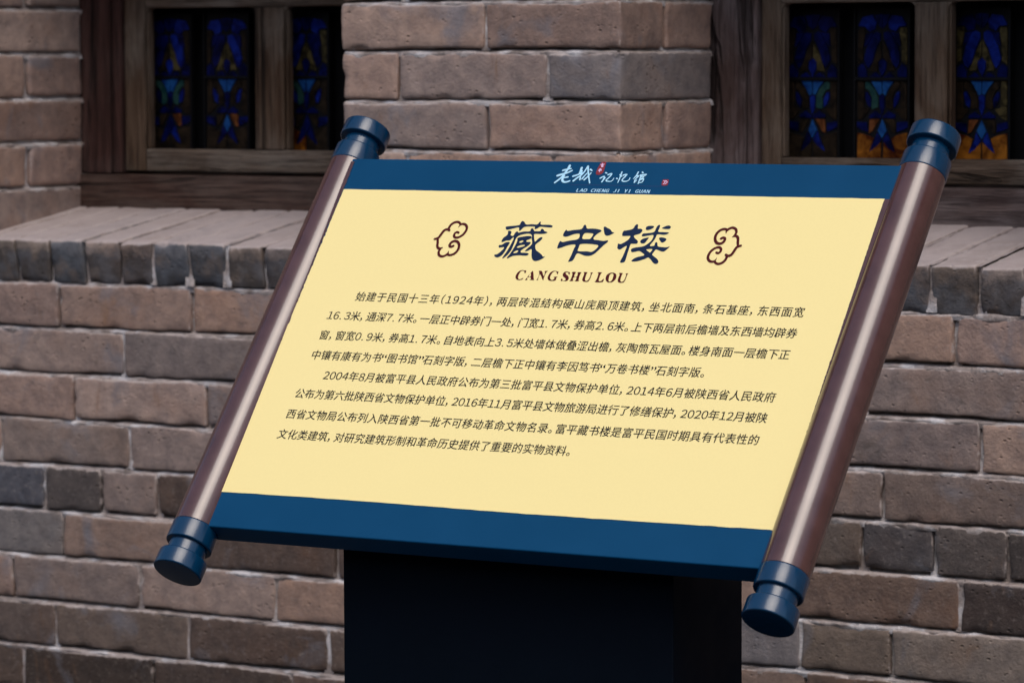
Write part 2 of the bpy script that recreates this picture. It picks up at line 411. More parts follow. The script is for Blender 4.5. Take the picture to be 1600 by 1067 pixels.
# rest of the wall, outside the picture, as plain rendered masonry
def box(name, x0, x1, y0, y1, z0, z1, mat, parent, bev=.0, world=False):
    c = Vector(((x0 + x1) / 2, (y0 + y1) / 2, (z0 + z1) / 2)); s = Vector((x1 - x0, y1 - y0, z1 - z0)) / 2
    if bev <= 0:
        v = [(sx_ * s.x, sy * s.y, sz * s.z) for sx_ in (-1, 1) for sy in (-1, 1) for sz in (-1, 1)]
        f = [(0, 1, 3, 2), (4, 6, 7, 5), (0, 4, 5, 1), (2, 3, 7, 6), (0, 2, 6, 4), (1, 5, 7, 3)]
        return mesh_obj(name, v, f, mat, parent, (c.x + OX, c.y, c.z + OZ), smooth=False)
    import bmesh
    bm = bmesh.new(); bmesh.ops.create_cube(bm, size=1.0)
    for v in bm.verts: v.co = Vector((v.co.x * 2 * s.x, v.co.y * 2 * s.y, v.co.z * 2 * s.z))
    bmesh.ops.bevel(bm, geom=bm.edges[:], offset=bev, segments=3, profile=.5, affect='EDGES')
    me = bpy.data.meshes.new(name); bm.to_mesh(me); bm.free(); me.materials.append(mat)
    me.polygons.foreach_set('use_smooth', [True] * len(me.polygons))
    o = bpy.data.objects.new(name, me); o.location = (c.x + OX, c.y, c.z + OZ)
    md = o.modifiers.new('wn', 'WEIGHTED_NORMAL'); md.keep_sharp = True
    return link(o, parent)
t = NT('plain_masonry'); REST = t.fin(t.mix(t.noise(t.pos(), 9, 5), (.2, .16, .14), (.28, .22, .2)), .9, t.bump(t.noise(t.pos(), 60, 5), .6, .004))
ZT = ZP + 9 * P_ + .004
box('upper_wall', -8, 3, 0, .5, ZT, 2.2, REST, bld)
box('side_wall', -8, -4.93, .0, .5, -1.5, ZT - .003, REST, bld)
box('side_wall', -1.78, 3, .0, .5, -1.5, ZT - .003, REST, bld)
box('eaves', -8, 3, -.55, .6, 2.2, 2.35, wood_material('eaves_wood', (.05, .03, .025), (.09, .06, .05), (.12, .1, .09), True), bld)

# the other side of the courtyard, behind the camera: it shades the low sky
CW = NT('courtyard_brick'); cwb = CW.n('TexBrick'); cwb.inputs['Scale'].default_value = 3.0; CW.l(CW.mapv(CW.pos(), (1, 1, 1), (math.pi / 2, 0, 0)), cwb.inputs['Vector'])
cwb.inputs['Color1'].default_value = (.10, .085, .078, 1); cwb.inputs['Color2'].default_value = (.13, .11, .10, 1); cwb.inputs['Mortar'].default_value = (.2, .18, .17, 1)
CWM = CW.fin(cwb.outputs[0], .9, None, .2)
yard = empty('courtyard_wall', (0, -13.2, 0), 'plain brick wall across the courtyard, out of view behind the camera', 'wall')
for nm_, q_ in (('masonry', (-16, 14, -13.4, -13.0, -1.5, 3.2)), ('coping', (-16.1, 14.1, -13.5, -12.9, 3.2, 3.32))):
    b_ = box(nm_, *q_, CWM, yard); b_.location = Vector(b_.location) - Vector((0, -13.2, 0))
# ------------------------------------------------------------------ windows
WREDV = wood_material('red_brown_wood_upright', (.032, .012, .009), (.078, .034, .027), (.14, .10, .09), False, .35)
WREDH = wood_material('red_brown_wood_level', (.038, .018, .013), (.09, .048, .035), (.16, .12, .10), True, .5)
WPURV = wood_material('greyed_wood_upright', (.045, .022, .018), (.105, .068, .060), (.21, .175, .18), False, .7)
WPURH = wood_material('greyed_wood_level', (.05, .032, .03), (.125, .088, .08), (.2, .165, .16), True, .8)
WSV = wood_material('bare_wood_upright', (.065, .034, .018), (.13, .085, .055), (.21, .175, .14), False, .6)
WSH = wood_material('bare_wood_level', (.07, .045, .03), (.15, .105, .075), (.25, .215, .18), True, .6)
BLACK = flat_material('dark_lacquer', (.004, .004, .005), .6, .2)
def glass_mat(name, c1, c2, sc_=40):
    t = NT(name); p = t.pos()
    c = t.mix(t.ramp(t.noise(p, sc_, 4, .65, .8), .38, .64), c1, c2)
    return t.fin(c, .3, t.bump(t.noise(p, 120, 3), .25, .001), .12)
G = {'blue': glass_mat('deep_blue_glass', (.002, .005, .075), (.008, .024, .235)), 'sky': glass_mat('bright_blue_glass', (.005, .03, .15), (.015, .09, .28)),
     'navy': glass_mat('navy_glass', (.001, .002, .02), (.004, .008, .09)), 'olive': glass_mat('olive_glass', (.012, .010, .005), (.10, .078, .032), 60),
     'teal': glass_mat('teal_glass', (.006, .035, .04), (.03, .075, .06), 60), 'amber': glass_mat('amber_glass', (.05, .010, .003), (.36, .13, .016), 26),
     'rust': glass_mat('rust_glass', (.06, .018, .006), (.20, .07, .025), 40), 'smoke': glass_mat('smoke_glass', (.008, .006, .005), (.03, .02, .012), 50)}
PW, PH = .095, .250      # pattern panel in metres; pattern units: x -172..172, y 40..1025 from the top
PAT = [
 ('blue', [(-160, 150), (-128, 92), (-60, 82), (-36, 130), (-46, 178), (-88, 195), (-110, 160), (-158, 155)], 1),
 ('navy', [(-50, 80), (0, 75), (0, 175), (-28, 150)], 1),
 ('navy', [(-110, 200), (-50, 190), (-95, 270), (-118, 290)], 1),
 ('blue', [(-38, 185), (-58, 200), (-102, 290), (-120, 370), (-112, 412), (-92, 436), (-66, 400), (-42, 310), (-12, 245), (-8, 200)], 1),
 ('olive', [(-3, 250), (-43, 335), (-84, 452), (-32, 448), (-28, 392), (-3, 362)], 1),
 ('blue', [(0, 365), (26, 385), (24, 430), (0, 490), (-24, 430), (-26, 388)], 0),
 ('navy', [(-88, 490), (-46, 456), (-4, 490)], 1),
 ('olive', [(-160, 165), (-115, 165), (-112, 200), (-128, 300), (-128, 385), (-160, 410)], 1),
 ('navy', [(-160, 425), (-126, 400), (-100, 445), (-98, 490), (-160, 490)], 1),
 ('sky', [(-74, 515), (-2, 515), (-2, 598), (-18, 612), (-44, 560)], 1),
 ('blue', [(-18, 618), (0, 602), (18, 618), (17, 690), (0, 738), (-17, 695)], 0),
 ('blue', [(-113, 585), (-98, 588), (-72, 635), (-76, 690), (-96, 672), (-112, 625)], 1),
 ('teal', [(-90, 518), (-45, 572), (-24, 628), (-24, 688), (-58, 702), (-70, 692), (-66, 622), (-90, 575), (-113, 560), (-113, 520)], 1),
 ('olive', [(-160, 515), (-118, 515), (-118, 690), (-80, 702), (-125, 760), (-160, 770)], 1),
 ('navy', [(-84, 738), (-45, 710), (-3, 742), (-3, 757), (-88, 757)], 1),
 ('rust', [(-84, 765), (-18, 765), (-42, 808), (-66, 848), (-88, 858)], 1),
 ('navy', [(-166, 780), (-96, 788), (-93, 850), (-138, 836), (-166, 820)], 1),
 ('sky', [(0, 768), (30, 840), (0, 895), (-30, 840)], 0),
 ('blue', [(-34, 848), (-4, 900), (-44, 960), (-84, 980), (-48, 895)], 1),
 ('amber', [(-166, 850), (-92, 868), (-56, 890), (-86, 990), (-4, 915), (-4, 1022), (-166, 1022)], 1)]
def glass(win, xc, yp, ztop, zbot, dim=()):
    sx_ = PW / 2 / 172; szz = (ztop - zbot) / (1025 - 40)
    # came: thin dark back plate with a raised rim and a saddle bar
    v, f = [], []
    def bx(x0, x1, y0, y1, z0, z1):
        b = len(v)
        v.extend([(x, y, z) for x in (x0, x1) for y in (y0, y1) for z in (z0, z1)])
        f.extend([tuple(b + i for i in q) for q in ((0, 1, 3, 2), (4, 6, 7, 5), (0, 4, 5, 1), (2, 3, 7, 6), (0, 2, 6, 4), (1, 5, 7, 3))])
    W_ = PW / 2
    bx(-W_, W_, .0012, .004, zbot, ztop); bx(-W_ - .003, -W_, -.004, .006, zbot, ztop); bx(W_, W_ + .003, -.004, .006, zbot, ztop)
    zb = ztop - (500 - 40) * szz; bx(-W_, W_, -.005, .001, zb - .0022, zb + .0022)
    mesh_obj('lead_came', v, f, BLACK, win, W3(xc, yp, 0), smooth=False)
    for idx, (col, pts, mir) in enumerate(PAT):
        for s in ((1, -1) if mir else (1,)):
            cx_ = sum(p[0] for p in pts) / len(pts); cy_ = sum(p[1] for p in pts) / len(pts)
            q = [((cx_ + (x - cx_) * .955 + rb.uniform(-2.5, 2.5)) * s, cy_ + (y - cy_) * .97 + rb.uniform(-3, 3)) for x, y in pts]
            q = [(x * sx_, ztop - (y - 40) * szz) for x, y in q]
            area = sum(q[i][0] * q[(i + 1) % len(q)][1] - q[(i + 1) % len(q)][0] * q[i][1] for i in range(len(q)))
            if area < 0: q = q[::-1]
            nq = len(q); tl = rb.uniform(-.0003, .0003)
            vv = [(x, -.0012 + tl * (x / W_), z) for x, z in q] + [(x, .001, z) for x, z in q]
            ff = [tuple(range(nq))] + [(i, i + nq, (i + 1) % nq + nq, (i + 1) % nq) for i in range(nq)]
            c_ = col
            if col in ('blue', 'sky') and rb.random() < .28: c_ = 'navy'
            if col in ('olive', 'teal', 'rust') and rb.random() < .35: c_ = 'smoke'
            if (s, idx) in dim or idx in dim: c_ = 'smoke' if col in ('amber', 'rust', 'olive', 'teal') else 'navy'
            mesh_obj('glass_piece', vv, ff, G[c_], win, W3(xc, yp, 0), smooth=False)
def rail_fill(name, pts, y0, y1, mat, parent):
    """prism of an x-z outline"""
    import bmesh
    bm = bmesh.new(); vs_ = [bm.verts.new((x + OX, y0, z + OZ)) for x, z in pts]; fc = bm.faces.new(vs_)
    ext = bmesh.ops.extrude_face_region(bm, geom=[fc]); 
    for e in ext['geom']:
        if isinstance(e, bmesh.types.BMVert): e.co.y = y1
    bmesh.ops.recalc_face_normals(bm, faces=bm.faces[:])
    me = bpy.data.meshes.new(name); bm.to_mesh(me); bm.free(); me.materials.append(mat)
    return link(bpy.data.objects.new(name, me), parent)
def window(x0, x1, xj, xs, xm0, xm1, centres, label, JV, BH, SV, SH, zo, dims, x_right):
    w = bpy.data.objects.new('window', None); w['label'] = label; link(w, bld); w.location = (0, 0, 0)
    zg0, zg1 = zo
    yF = DEP + .002
    # outer frame: jambs with a bead, thick plate at the foot
    box('frame', x0 - .01, xj - .022, yF, yF + .16, -.2045, .46, JV, w, .004)
    box('frame', xj - .0215, xj - .0015, yF + .006, yF + .16, -.2045, .46, JV, w, .005)
    box('frame', x_right, x1 + .01, yF, yF + .16, -.2045, .46, JV, w, .004)
    box('frame', x0 - .01, x1 + .01, yF - .012, yF + .17, -.295, -.205, BH, w, .004)
    # sash
    yS = yF + .016
    zr = zg0 - .0405
    box('sash', xj, xs, yS, yS + .024, zr, .46, SV, w, .003)
    box('sash', xs + .0002, x_right - .001, yS, yS + .024, zr, zg0, SH, w, .0035)
    box('sash', xs + .0002, x_right - .001, yS + .0006, yS + .024, zg1, zg1 + .05, SH, w, .0035)
    box('sash', xm0, xm1, yS - .001, yS + .023, zg0 + .0006, zg1 - .0006, SV, w, .003)
    box('sash', xm0, xm1, yS - .001, yS + .023, zg1 + .0506, .46, SV, w, .003)
    box('sash', x_right - .045, x_right - .0012, yS - .001, yS + .023, zg0 + .0006, .46, SV, w, .003)
    # inner moulding of each light, with rounded upper corners
    for a, b in ((xs, xm0), (xm1, x_right - .045)):
        for sgn, xx in ((1, a), (-1, b)):
            box('sash', min(xx, xx + sgn * .005), max(xx, xx + sgn * .005), yS + .007, yS + .023, zg0 + .0008, zg1 - .0008, SV, w, .002)
            R0 = .014
            pts = [(xx, zg1 - .0004)] + [(xx + sgn * (R0 - R0 * math.sin(t_)), zg1 - .0004 - (R0 - R0 * math.cos(t_))) for t_ in np.linspace(0, math.pi / 2, 7)]
            rail_fill('sash', pts, yS + .003, yS + .022, SV, w)
    box('backing', x0, x1, .40, .42, -.29, .46, BLACK, w)
    for c, dm in zip(centres, dims):
        glass(w, c, .37, zg1 - .0095, zg0 - .002, dm)
        glass(w, c, .37, zg1 + .31, zg1 + .06, ())
    return w
dimA = ((1, 0), (1, 3), (1, 2), (1, 11), 19, (1, 7), (1, 8), 7, (1, 15), 13, (1, 18), 16, 14)  # first panel, mostly its left half: shade painted in as darker glass
dimB = (1, (1, 7), 10, 5, 13, 18, (1, 13))
window(XC, XD, -2.9789, -2.9436, -2.7008, -2.6448, (-2.9114, -2.7846, -2.6082, -2.4400), 'stained-glass window to the right of the brick pier, behind the right scroll roller',
       WPURV, WPURH, WSV, WSH, (-.161, .0885), (dimA, dimB, (), ()), XD - .079)
window(XA, XB, -4.289, -4.2420, -3.9968, -3.9342, (-4.2246, -4.0964, -3.922, -3.7600), 'stained-glass window at the left, beyond the sign\'s upper left corner',
       WREDV, WREDH, WSV, WSH, (-.159, .094), (dimA, dimB + ((-1, 19), (1, 19), 8), dimB + ((-1, 19), 15), ()), XB - .079)
# lettering outlines in the plane of the board, 1e-5 m: (right, down) from its upper left corner
TITLE=[[[(29156,11038),(29249,10981),(29930,10863),(31217,10635),(31243,10399),(31315,10083),(31481,10016),(31812,10189),(32168,10534),(33065,10497),(33972,10491),(34134,10213),(34256,10030),(34354,10090),(34497,10478),(35343,10521),(35986,10544),(36326,10630),(36472,10782),(36394,10917),(36134,10947),(35336,10912),(34499,10893),(34155,11190),(33809,11277),(33740,10927),(33200,10862),(32307,10907),(31979,11048),(31748,11446),(31513,11632),(31249,11066),(30387,11268),(29437,11479),(29274,11311)],[(29783,11691),(29990,11630),(30303,11756),(30399,11950),(30394,12302),(30716,12451),(30900,12391),(30939,12132),(31073,11776),(31284,11731),(31499,11898),(32225,11708),(33249,11604),(33223,11331),(33344,11148),(33607,11243),(33880,11572),(34304,11593),(34817,11549),(34835,11291),(34950,11194),(35209,11282),(35458,11549),(36008,11753),(35787,11930),(35149,12040),(34073,12091),(34164,12440),(34453,13056),(34649,13300),(34920,12849),(35262,12551),(35513,12576),(35562,12793),(35346,13188),(34888,13783),(35008,14207),(35327,14664),(35954,15034),(36453,15368),(36743,15646),(37029,15607),(36813,15938),(36332,16262),(35780,16394),(35440,16288),(35140,15988),(34838,15376),(34519,14516),(34254,14617),(33989,14819),(33587,14853),(33786,14475),(34184,13919),(34271,13644),(34136,13220),(33867,12720),(33842,12448),(33666,12218),(33421,12068),(32881,12043),(31982,12277),(31565,12585),(31455,12901),(31464,13838),(31398,14775),(31040,15642),(30543,16139),(30494,16008),(30826,14869),(31039,13615),(31094,12949),(31030,12677),(30824,12839),(30639,13157),(30065,13250),(29435,13502),(29347,13269),(29436,12797),(29819,12395),(29891,12080)],[(29209,14016),(29633,13927),(30030,13564),(30604,13470),(30738,13584),(30593,14252),(30525,14878),(30259,15587),(29863,15949),(29533,15982),(29155,15790),(29054,15583),(29448,15454),(29876,14974),(30162,14420),(30081,14305),(29712,14339),(29355,14403),(29222,14211)],[(31675,12778),(32242,12568),(33025,12430),(33765,12466),(33829,12760),(33593,12938),(33270,13087),(33237,13244),(33370,13357),(33909,13382),(34026,13534),(33764,14008),(33141,14570),(32965,14809),(33065,15078),(33641,15100),(34327,15220),(34376,15351),(34111,15553),(33050,15545),(32039,15675),(31289,16101),(31194,16011),(31450,15319),(31658,14456),(31808,13438),(31754,13049)],[(32184,13428),(32398,13188),(32736,13179),(32756,13335),(32453,13538),(32251,13504)],[(32112,14249),(32461,13966),(33176,13853),(33271,13944),(33113,14089),(32224,14347)],[(31903,15150),(32117,14872),(32455,14761),(32552,14859),(32437,15119),(31979,15210)]],[[(38773,11248),(39001,11421),(39902,11267),(41096,11058),(41197,10823),(41257,10472),(41408,10375),(41617,10541),(41895,10961),(42626,10966),(43381,11002),(44198,11214),(44253,11367),(43863,11725),(43559,12119),(43448,12470),(43581,12698),(44319,12794),(45093,12889),(45796,12793),(45841,13023),(45411,13573),(44938,14317),(44498,14944),(44022,15265),(43458,15342),(42909,15259),(42313,15045),(41845,14981),(41730,15177),(41666,15718),(41524,16145),(41339,16251),(40911,16340),(40921,16125),(41031,15197),(41048,14426),(41094,13730),(40970,13594),(40454,13608),(39645,13847),(38943,14176),(38467,14266),(38395,13804),(38412,13338),(38508,13088),(38898,13232),(39856,12990),(40903,12792),(41171,12607),(41216,12257),(41091,11912),(40967,11837),(40219,11934),(39516,12262),(39034,12376),(38650,12246),(38566,12015),(38643,11508)],[(41720,12476),(41701,12012),(41862,11737),(42443,11699),(43170,11820),(43146,12207),(42958,12614),(42496,12672),(41832,12643)],[(41752,14560),(41720,14021),(41738,13558),(42036,13457),(42913,13418),(43900,13483),(44583,13634),(44605,13903),(44353,14333),(43955,14667),(43195,14612),(42167,14641)],[(44411,10667),(44612,10608),(44979,10808),(45450,10990),(46021,11454),(46279,11494),(46230,11626),(45790,11946),(45313,12058),(44994,11889),(44720,11471),(44497,11013)]],[[(47668,11205),(48013,11142),(48930,10827),(49060,10361),(49302,10109),(49514,10235),(49666,10793),(50098,10813),(50434,10982),(50424,11328),(50227,11602),(49523,11888),(49504,12043),(49755,12343),(50350,12787),(50397,13131),(50209,13220),(49459,13271),(49431,13501),(49469,14648),(49533,15868),(49445,16137),(49088,16262),(48844,16193),(48931,15198),(48973,14280),(48930,13576),(48581,13793),(48194,14148),(47945,14171),(47668,14010),(47543,13553),(47513,13262),(47904,13328),(48327,13071),(48866,12520),(48959,12057),(48901,11997),(47810,12025),(47655,11898),(47580,11476)],[(50888,10817),(50846,10549),(51041,10375),(51904,10339),(52012,10482),(51771,10795),(51186,11002),(50992,10968)],[(53283,10643),(53778,10286),(54219,10199),(54549,10420),(54497,10690),(54230,10758),(53418,10716)],[(50725,12815),(50790,12584),(51203,12305),(51821,12197),(51762,12443),(51468,13063),(51128,13134),(50877,13041)],[(53368,12210),(53471,12131),(54054,12139),(54554,12370),(54412,12755),(54105,12916),(53739,12697)],[(50633,11822),(50734,11589),(51359,11496),(52327,11242),(52382,10665),(52502,10278),(52672,10136),(52837,10194),(52887,10653),(52891,11189),(53822,11258),(54575,11338),(54366,11573),(53969,11682),(52910,11664),(52856,12032),(52752,12570),(52504,13112),(52428,13480),(52923,13482),(53076,13402),(53053,13021),(53181,12864),(53398,13011),(53640,13500),(54273,13613),(55006,13638),(55430,13505),(55232,13875),(54866,14281),(54595,14334),(53949,14139),(53515,14037),(53336,14461),(53238,14807),(53643,15137),(54301,15574),(54574,15945),(54522,16212),(54262,16295),(53887,16155),(53213,15568),(52798,15314),(52468,15514),(51710,15841),(51043,16013),(50476,15954),(50681,15605),(51093,15326),(52068,14993),(52065,14879),(51635,14586),(51110,14334),(50505,14481),(50088,14539),(49854,14331),(49835,14026),(50274,13823),(51495,13560),(52058,13086),(52391,12580),(52367,11777),(51767,11831),(50808,12009),(50658,11936)],[(52076,14078),(52993,13999),(52970,14243),(52782,14538),(52604,14444)]]]
SUB=[[(34949,17912),(34998,18363),(34834,18307),(34708,18067),(34436,17978),(34187,18108),(34063,18576),(34103,19003),(34298,19302),(34533,19355),(34782,19225),(34927,19135),(34982,19218),(34791,19408),(34460,19480),(34084,19431),(33735,19137),(33636,18712),(33773,18280),(34073,17964),(34464,17891),(34781,17942)],[(35981,17965),(36086,18023),(36627,19225),(36739,19368),(36039,19403),(36179,19301),(36032,19001),(35621,19014),(35570,19260),(35714,19328),(35682,19403),(35294,19415),(35402,19290),(35589,18833)],[(35694,18890),(35988,18881),(35810,18337)],[(36934,17972),(37395,17933),(37994,18754),(37993,18109),(37855,17992),(37922,17916),(38376,17926),(38255,18015),(38182,18140),(38119,18933),(38144,19418),(37299,18412),(37285,19082),(37294,19264),(37411,19358),(37036,19370),(37176,19268),(37128,18173)],[(39985,17900),(40036,18360),(39893,18292),(39706,18006),(39460,17916),(39212,18046),(39038,18538),(39076,18962),(39294,19235),(39558,19311),(39713,19184),(39741,18941),(39557,18825),(40185,18768),(40054,18894),(40083,19294),(39885,19397),(39553,19457),(39055,19388),(38735,19095),(38674,18672),(38825,18119),(39205,17864),(39685,17885),(39886,17952)],[(41784,17989),(41847,18387),(41709,18331),(41587,18092),(41377,18002),(41203,18104),(41316,18319),(41783,18632),(41972,18989),(41906,19294),(41544,19427),(41165,19355),(40954,19422),(40861,19328),(40868,19025),(40997,19057),(41107,19260),(41397,19347),(41558,19208),(41436,18970),(40969,18658),(40803,18299),(40961,17990),(41280,17895),(41601,17970)],[(42159,17952),(42771,17957),(42704,18032),(42698,18662),(43085,18662),(43059,18106),(42923,17989),(43595,17967),(43514,18067),(43543,19119),(43678,19332),(42984,19355),(43100,19254),(43098,18795),(42660,18785),(42675,19147),(42821,19324),(42169,19370),(42289,19281),(42269,18191),(42101,18051)],[(43871,17922),(44520,17938),(44439,18037),(44482,18967),(44602,19205),(44829,19282),(45044,19069),(45068,18162),(44946,17985),(45337,17936),(45245,18072),(45232,18942),(45094,19369),(44711,19442),(44265,19336),(44076,19041),(44056,18110)],[(46020,17890),(46723,17904),(46593,18029),(46619,19077),(46741,19254),(47064,19183),(47244,18876),(47333,18897),(47300,19356),(46062,19373),(46202,19212),(46199,18066)],[(48330,17853),(48782,17983),(49058,18335),(49099,18875),(48789,19306),(48308,19418),(47831,19218),(47567,18805),(47549,18264),(47893,17927)],[(48315,17974),(48515,18112),(48608,18470),(48590,19072),(48380,19296),(48153,19147),(48018,18670),(48022,18128)],[(49272,17895),(49913,17911),(49833,18010),(49871,18934),(49989,19170),(50212,19247),(50426,19036),(50454,18134),(50334,17957),(50721,17909),(50630,18044),(50612,18909),(50474,19334),(50095,19407),(49654,19301),(49469,19007),(49454,18082)]]
CLOUD=[[(22014,12167),(21700,12057),(21456,12305),(21481,12720),(21850,12973),(22353,12870),(22812,12478),(23058,11884),(23022,11297),(22662,10856),(22198,10707),(21863,10806),(21699,11087),(21650,11365)],[(21816,10772),(21427,10469),(20996,10410),(20482,10665),(20196,11158),(20214,11643),(20475,11914)],[(20423,11832),(19983,11663),(19585,11867),(19312,12568),(19107,13093),(18605,13293)],[(18985,13131),(19266,13816),(19486,14501),(19842,14802),(20145,14794),(20429,14599)],[(20097,14933),(20034,15383),(20287,15858),(20850,16083),(21355,15896),(21584,15614),(21567,15133)],[(21604,15751),(22079,15841),(22656,15584),(22981,15024),(22953,14337),(22548,13728),(22000,13535),(21583,13685),(21379,14035),(21444,14378),(21752,14473),(22035,14328)]]
LAO=[([(35479,794),(35454,1159),(35334,1525),(35095,2257),(34847,2789),(34134,3607)],244),([(34693,1588),(35172,1428),(35872,1266)],180),([(34129,2470),(34824,2208),(35553,1952),(36148,1592)],212),([(35871,2654),(35292,2796)],170),([(35198,2453),(35155,3115),(35468,3453),(35922,3485),(36387,3292)],223),([(37493,1130),(37492,1823),(37443,2088)],233),([(36639,2510),(37083,2345),(37883,1949)],201),([(36965,3270),(37278,2882),(37916,2213),(38164,1681),(38356,820)],201),([(38399,852),(38690,1607),(39095,2524),(39639,3600)],180),([(37911,3070),(37799,2412),(37741,1556)],170),([(38207,2933),(38424,2403),(38657,2004)],170),([(38598,3058),(38931,2592),(39257,1929)],191),([(38963,1373),(39283,1566)],180)]
JI=[[(41526,1862),(41765,1961)],[(40997,2768),(41537,2460),(41452,3358)],[(41452,3358),(41759,2628)],[(42011,2197),(42514,2018),(42424,2446),(42021,3135),(42308,3259),(42936,3205),(43092,2734)],[(43549,2769),(43700,2852)],[(43993,1739),(44011,2592),(43950,3444)],[(43861,2168),(44247,2460)],[(44373,2245),(44889,2109),(44482,3010),(44628,3194),(45197,3210),(45523,2992),(45564,2652)],[(46516,1701),(46404,2298),(46128,2770)],[(46354,2384),(46803,2292),(46452,2892),(46495,3358)],[(46495,3358),(46721,2973)],[(47155,1692),(47334,1859)],[(47013,2204),(47925,2062),(47680,2278)],[(47152,2371),(47149,3051),(47142,3602)],[(47182,2456),(47551,2365),(47559,2620),(47151,2711)],[(47199,2965),(47698,2787),(47676,3296),(47267,3388)]]
SEAL=[(40605,76),(40904,115),(41029,285),(41051,756),(41102,1355),(41082,1869),(40850,2129),(40483,2238),(40122,2141),(40006,1928),(39989,1200),(40089,684),(40195,296),(40377,122)]
SEALCH=[[(40287,553),(40798,503)],[(40494,335),(40561,523)],[(40444,765),(40752,718)],[(40545,935),(40773,889)],[(40530,549),(40642,976)],[(40288,1581),(40743,1489)],[(40424,1280),(40314,1538)],[(40531,1235),(40759,1532)],[(40495,1364),(40526,1792)]]
BOX=[(50737,2847),(51540,2826),(51632,2909),(51696,3693),(51630,3778),(50877,3783),(50772,3708),(50684,2924)]
ARW=[[(50895,3031),(51211,3254),(51005,3578)],[(51172,3026),(51527,3248),(51281,3573)]]
# ------------------------------------------------------------------ the sign
BW, BL, BT = .84653, .60, .037
A0 = W3(-3.036238, -0.766196, -0.137497)
sign = empty('information_sign', (W3(-2.6131, -.96, 0).x, -.96, 0), 'blue and yellow scroll-shaped information sign on a dark blue post before the brick wall', 'sign')
U_ = Vector((1, 0, 0)); V_ = Vector((0, -math.cos(TILT), -math.sin(TILT))); N_ = Vector((0, -math.sin(TILT), math.cos(TILT)))
BM = Matrix((( U_.x, -V_.x, N_.x, A0.x), (U_.y, -V_.y, N_.y, A0.y), (U_.z, -V_.z, N_.z, A0.z), (0, 0, 0, 1)))   # board frame: x right, y up the slope, z out
SBLUE = paint_material('blue_enamel', (.001, .050, .128), .5, .05, 0, .13)
TBLUE = paint_material('blue_roller_paint', (.001, .030, .078), .20, .06, .1, .5)
YEL = flat_material('yellow_vinyl', (.89, .745, .335), .55, .2, .01)
BRN = None
def brown():
    t = NT('brown_roller_paint'); p = t.pos()
    f = t.noise(t.mapv(p, (10, 260, 320)), 1.0, 4, .6)
    c = t.mix(t.ramp(t.noise(p, 30, 5), .3, .7), (.062, .025, .022), (.088, .038, .034))
    return t.fin(c, t.ramp(t.noise(p, 25, 4), .3, .7, .17, .25), t.bump(t.math('ADD', t.math('MULTIPLY', f, .35), t.noise(p, 90, 2)), .07, .001), .75, .2)
BRN = brown()
POSTM = paint_material('navy_post_paint', (.0012, .0032, .007), .6, .1, 0, .05)
INK = flat_material('black_ink', (.010, .011, .016), .6, .1); NAVYINK = flat_material('navy_ink', (.010, .022, .058), .6, .1)
MAROON = flat_material('maroon_ink', (.075, .010, .012), .6, .1); PALE = flat_material('pale_blue_ink', (.42, .70, .86), .5, .3)
RED = flat_material('seal_red_ink', (.22, .022, .030), .5, .3); PINK = flat_material('pale_pink_ink', (.72, .50, .72), .5, .3); PURP = flat_material('dull_purple_ink', (.05, .04, .13), .5, .3)
def bloc(o, x=0, y=0, z=0, parent=sign):
    """place o in the board's frame"""
    o.parent = parent; o.matrix_parent_inverse = Matrix.Translation(-sign.location) if parent is sign else Matrix.Identity(4)
    o.matrix_basis = BM @ Matrix.Translation((x, y, z)); return o
def bm_box(x0, x1, y0, y1, z0, z1, bev, seg=3):
    import bmesh
    bm = bmesh.new(); bmesh.ops.create_cube(bm, size=1.0)
    for v in bm.verts: v.co = Vector(((x0 + x1) / 2 + v.co.x * (x1 - x0), (y0 + y1) / 2 + v.co.y * (y1 - y0), (z0 + z1) / 2 + v.co.z * (z1 - z0)))
    if bev: bmesh.ops.bevel(bm, geom=bm.edges[:], offset=bev, segments=seg, profile=.5, affect='EDGES')
    me = bpy.data.meshes.new('m'); bm.to_mesh(me); bm.free()
    me.polygons.foreach_set('use_smooth', [True] * len(me.polygons)); return me
def part(name, me, mat, parent=None, **k):
    me.name = name; me.materials.clear(); me.materials.append(mat)
    o = bpy.data.objects.new(name, me); COL.objects.link(o); bloc(o)
    if parent is not None:                            # keep the same place as a child of the given part
        o.parent = parent; o.matrix_parent_inverse = Matrix.Identity(4); o.matrix_basis = Matrix.Identity(4)
    return tag(o, **k)
board = part('board', bm_box(-.0045, BW + .0045, -BL, 0, -BT, 0, .0022), SBLUE)
board.modifiers.new('wn', 'WEIGHTED_NORMAL')
def lathe(profile, seg=72):
    """profile of (v, r) down the slope; axis along the board's y"""
    vs_, fs = [], []
    for v, r in profile:
        for i in range(seg):
            a = 2 * math.pi * i / seg; vs_.append((r * math.cos(a), -v, r * math.sin(a)))
    for j in range(len(profile) - 1):
        for i in range(seg):
            a = j * seg + i; b = j * seg + (i + 1) % seg; fs.append((a, b, b + seg, a + seg))
    fs.append(tuple(range(seg))[::-1]); fs.append(tuple((len(profile) - 1) * seg + i for i in range(seg)))
    me = bpy.data.meshes.new('l'); me.from_pydata(vs_, [], fs)
    import bmesh
    bm = bmesh.new(); bm.from_mesh(me); bmesh.ops.recalc_face_normals(bm, faces=bm.faces[:]); bm.to_mesh(me); bm.free()
    me.polygons.foreach_set('use_smooth', [True] * len(me.polygons))
    for e in me.edges: pass
    me.set_sharp_from_angle(angle=math.radians(35)); return me
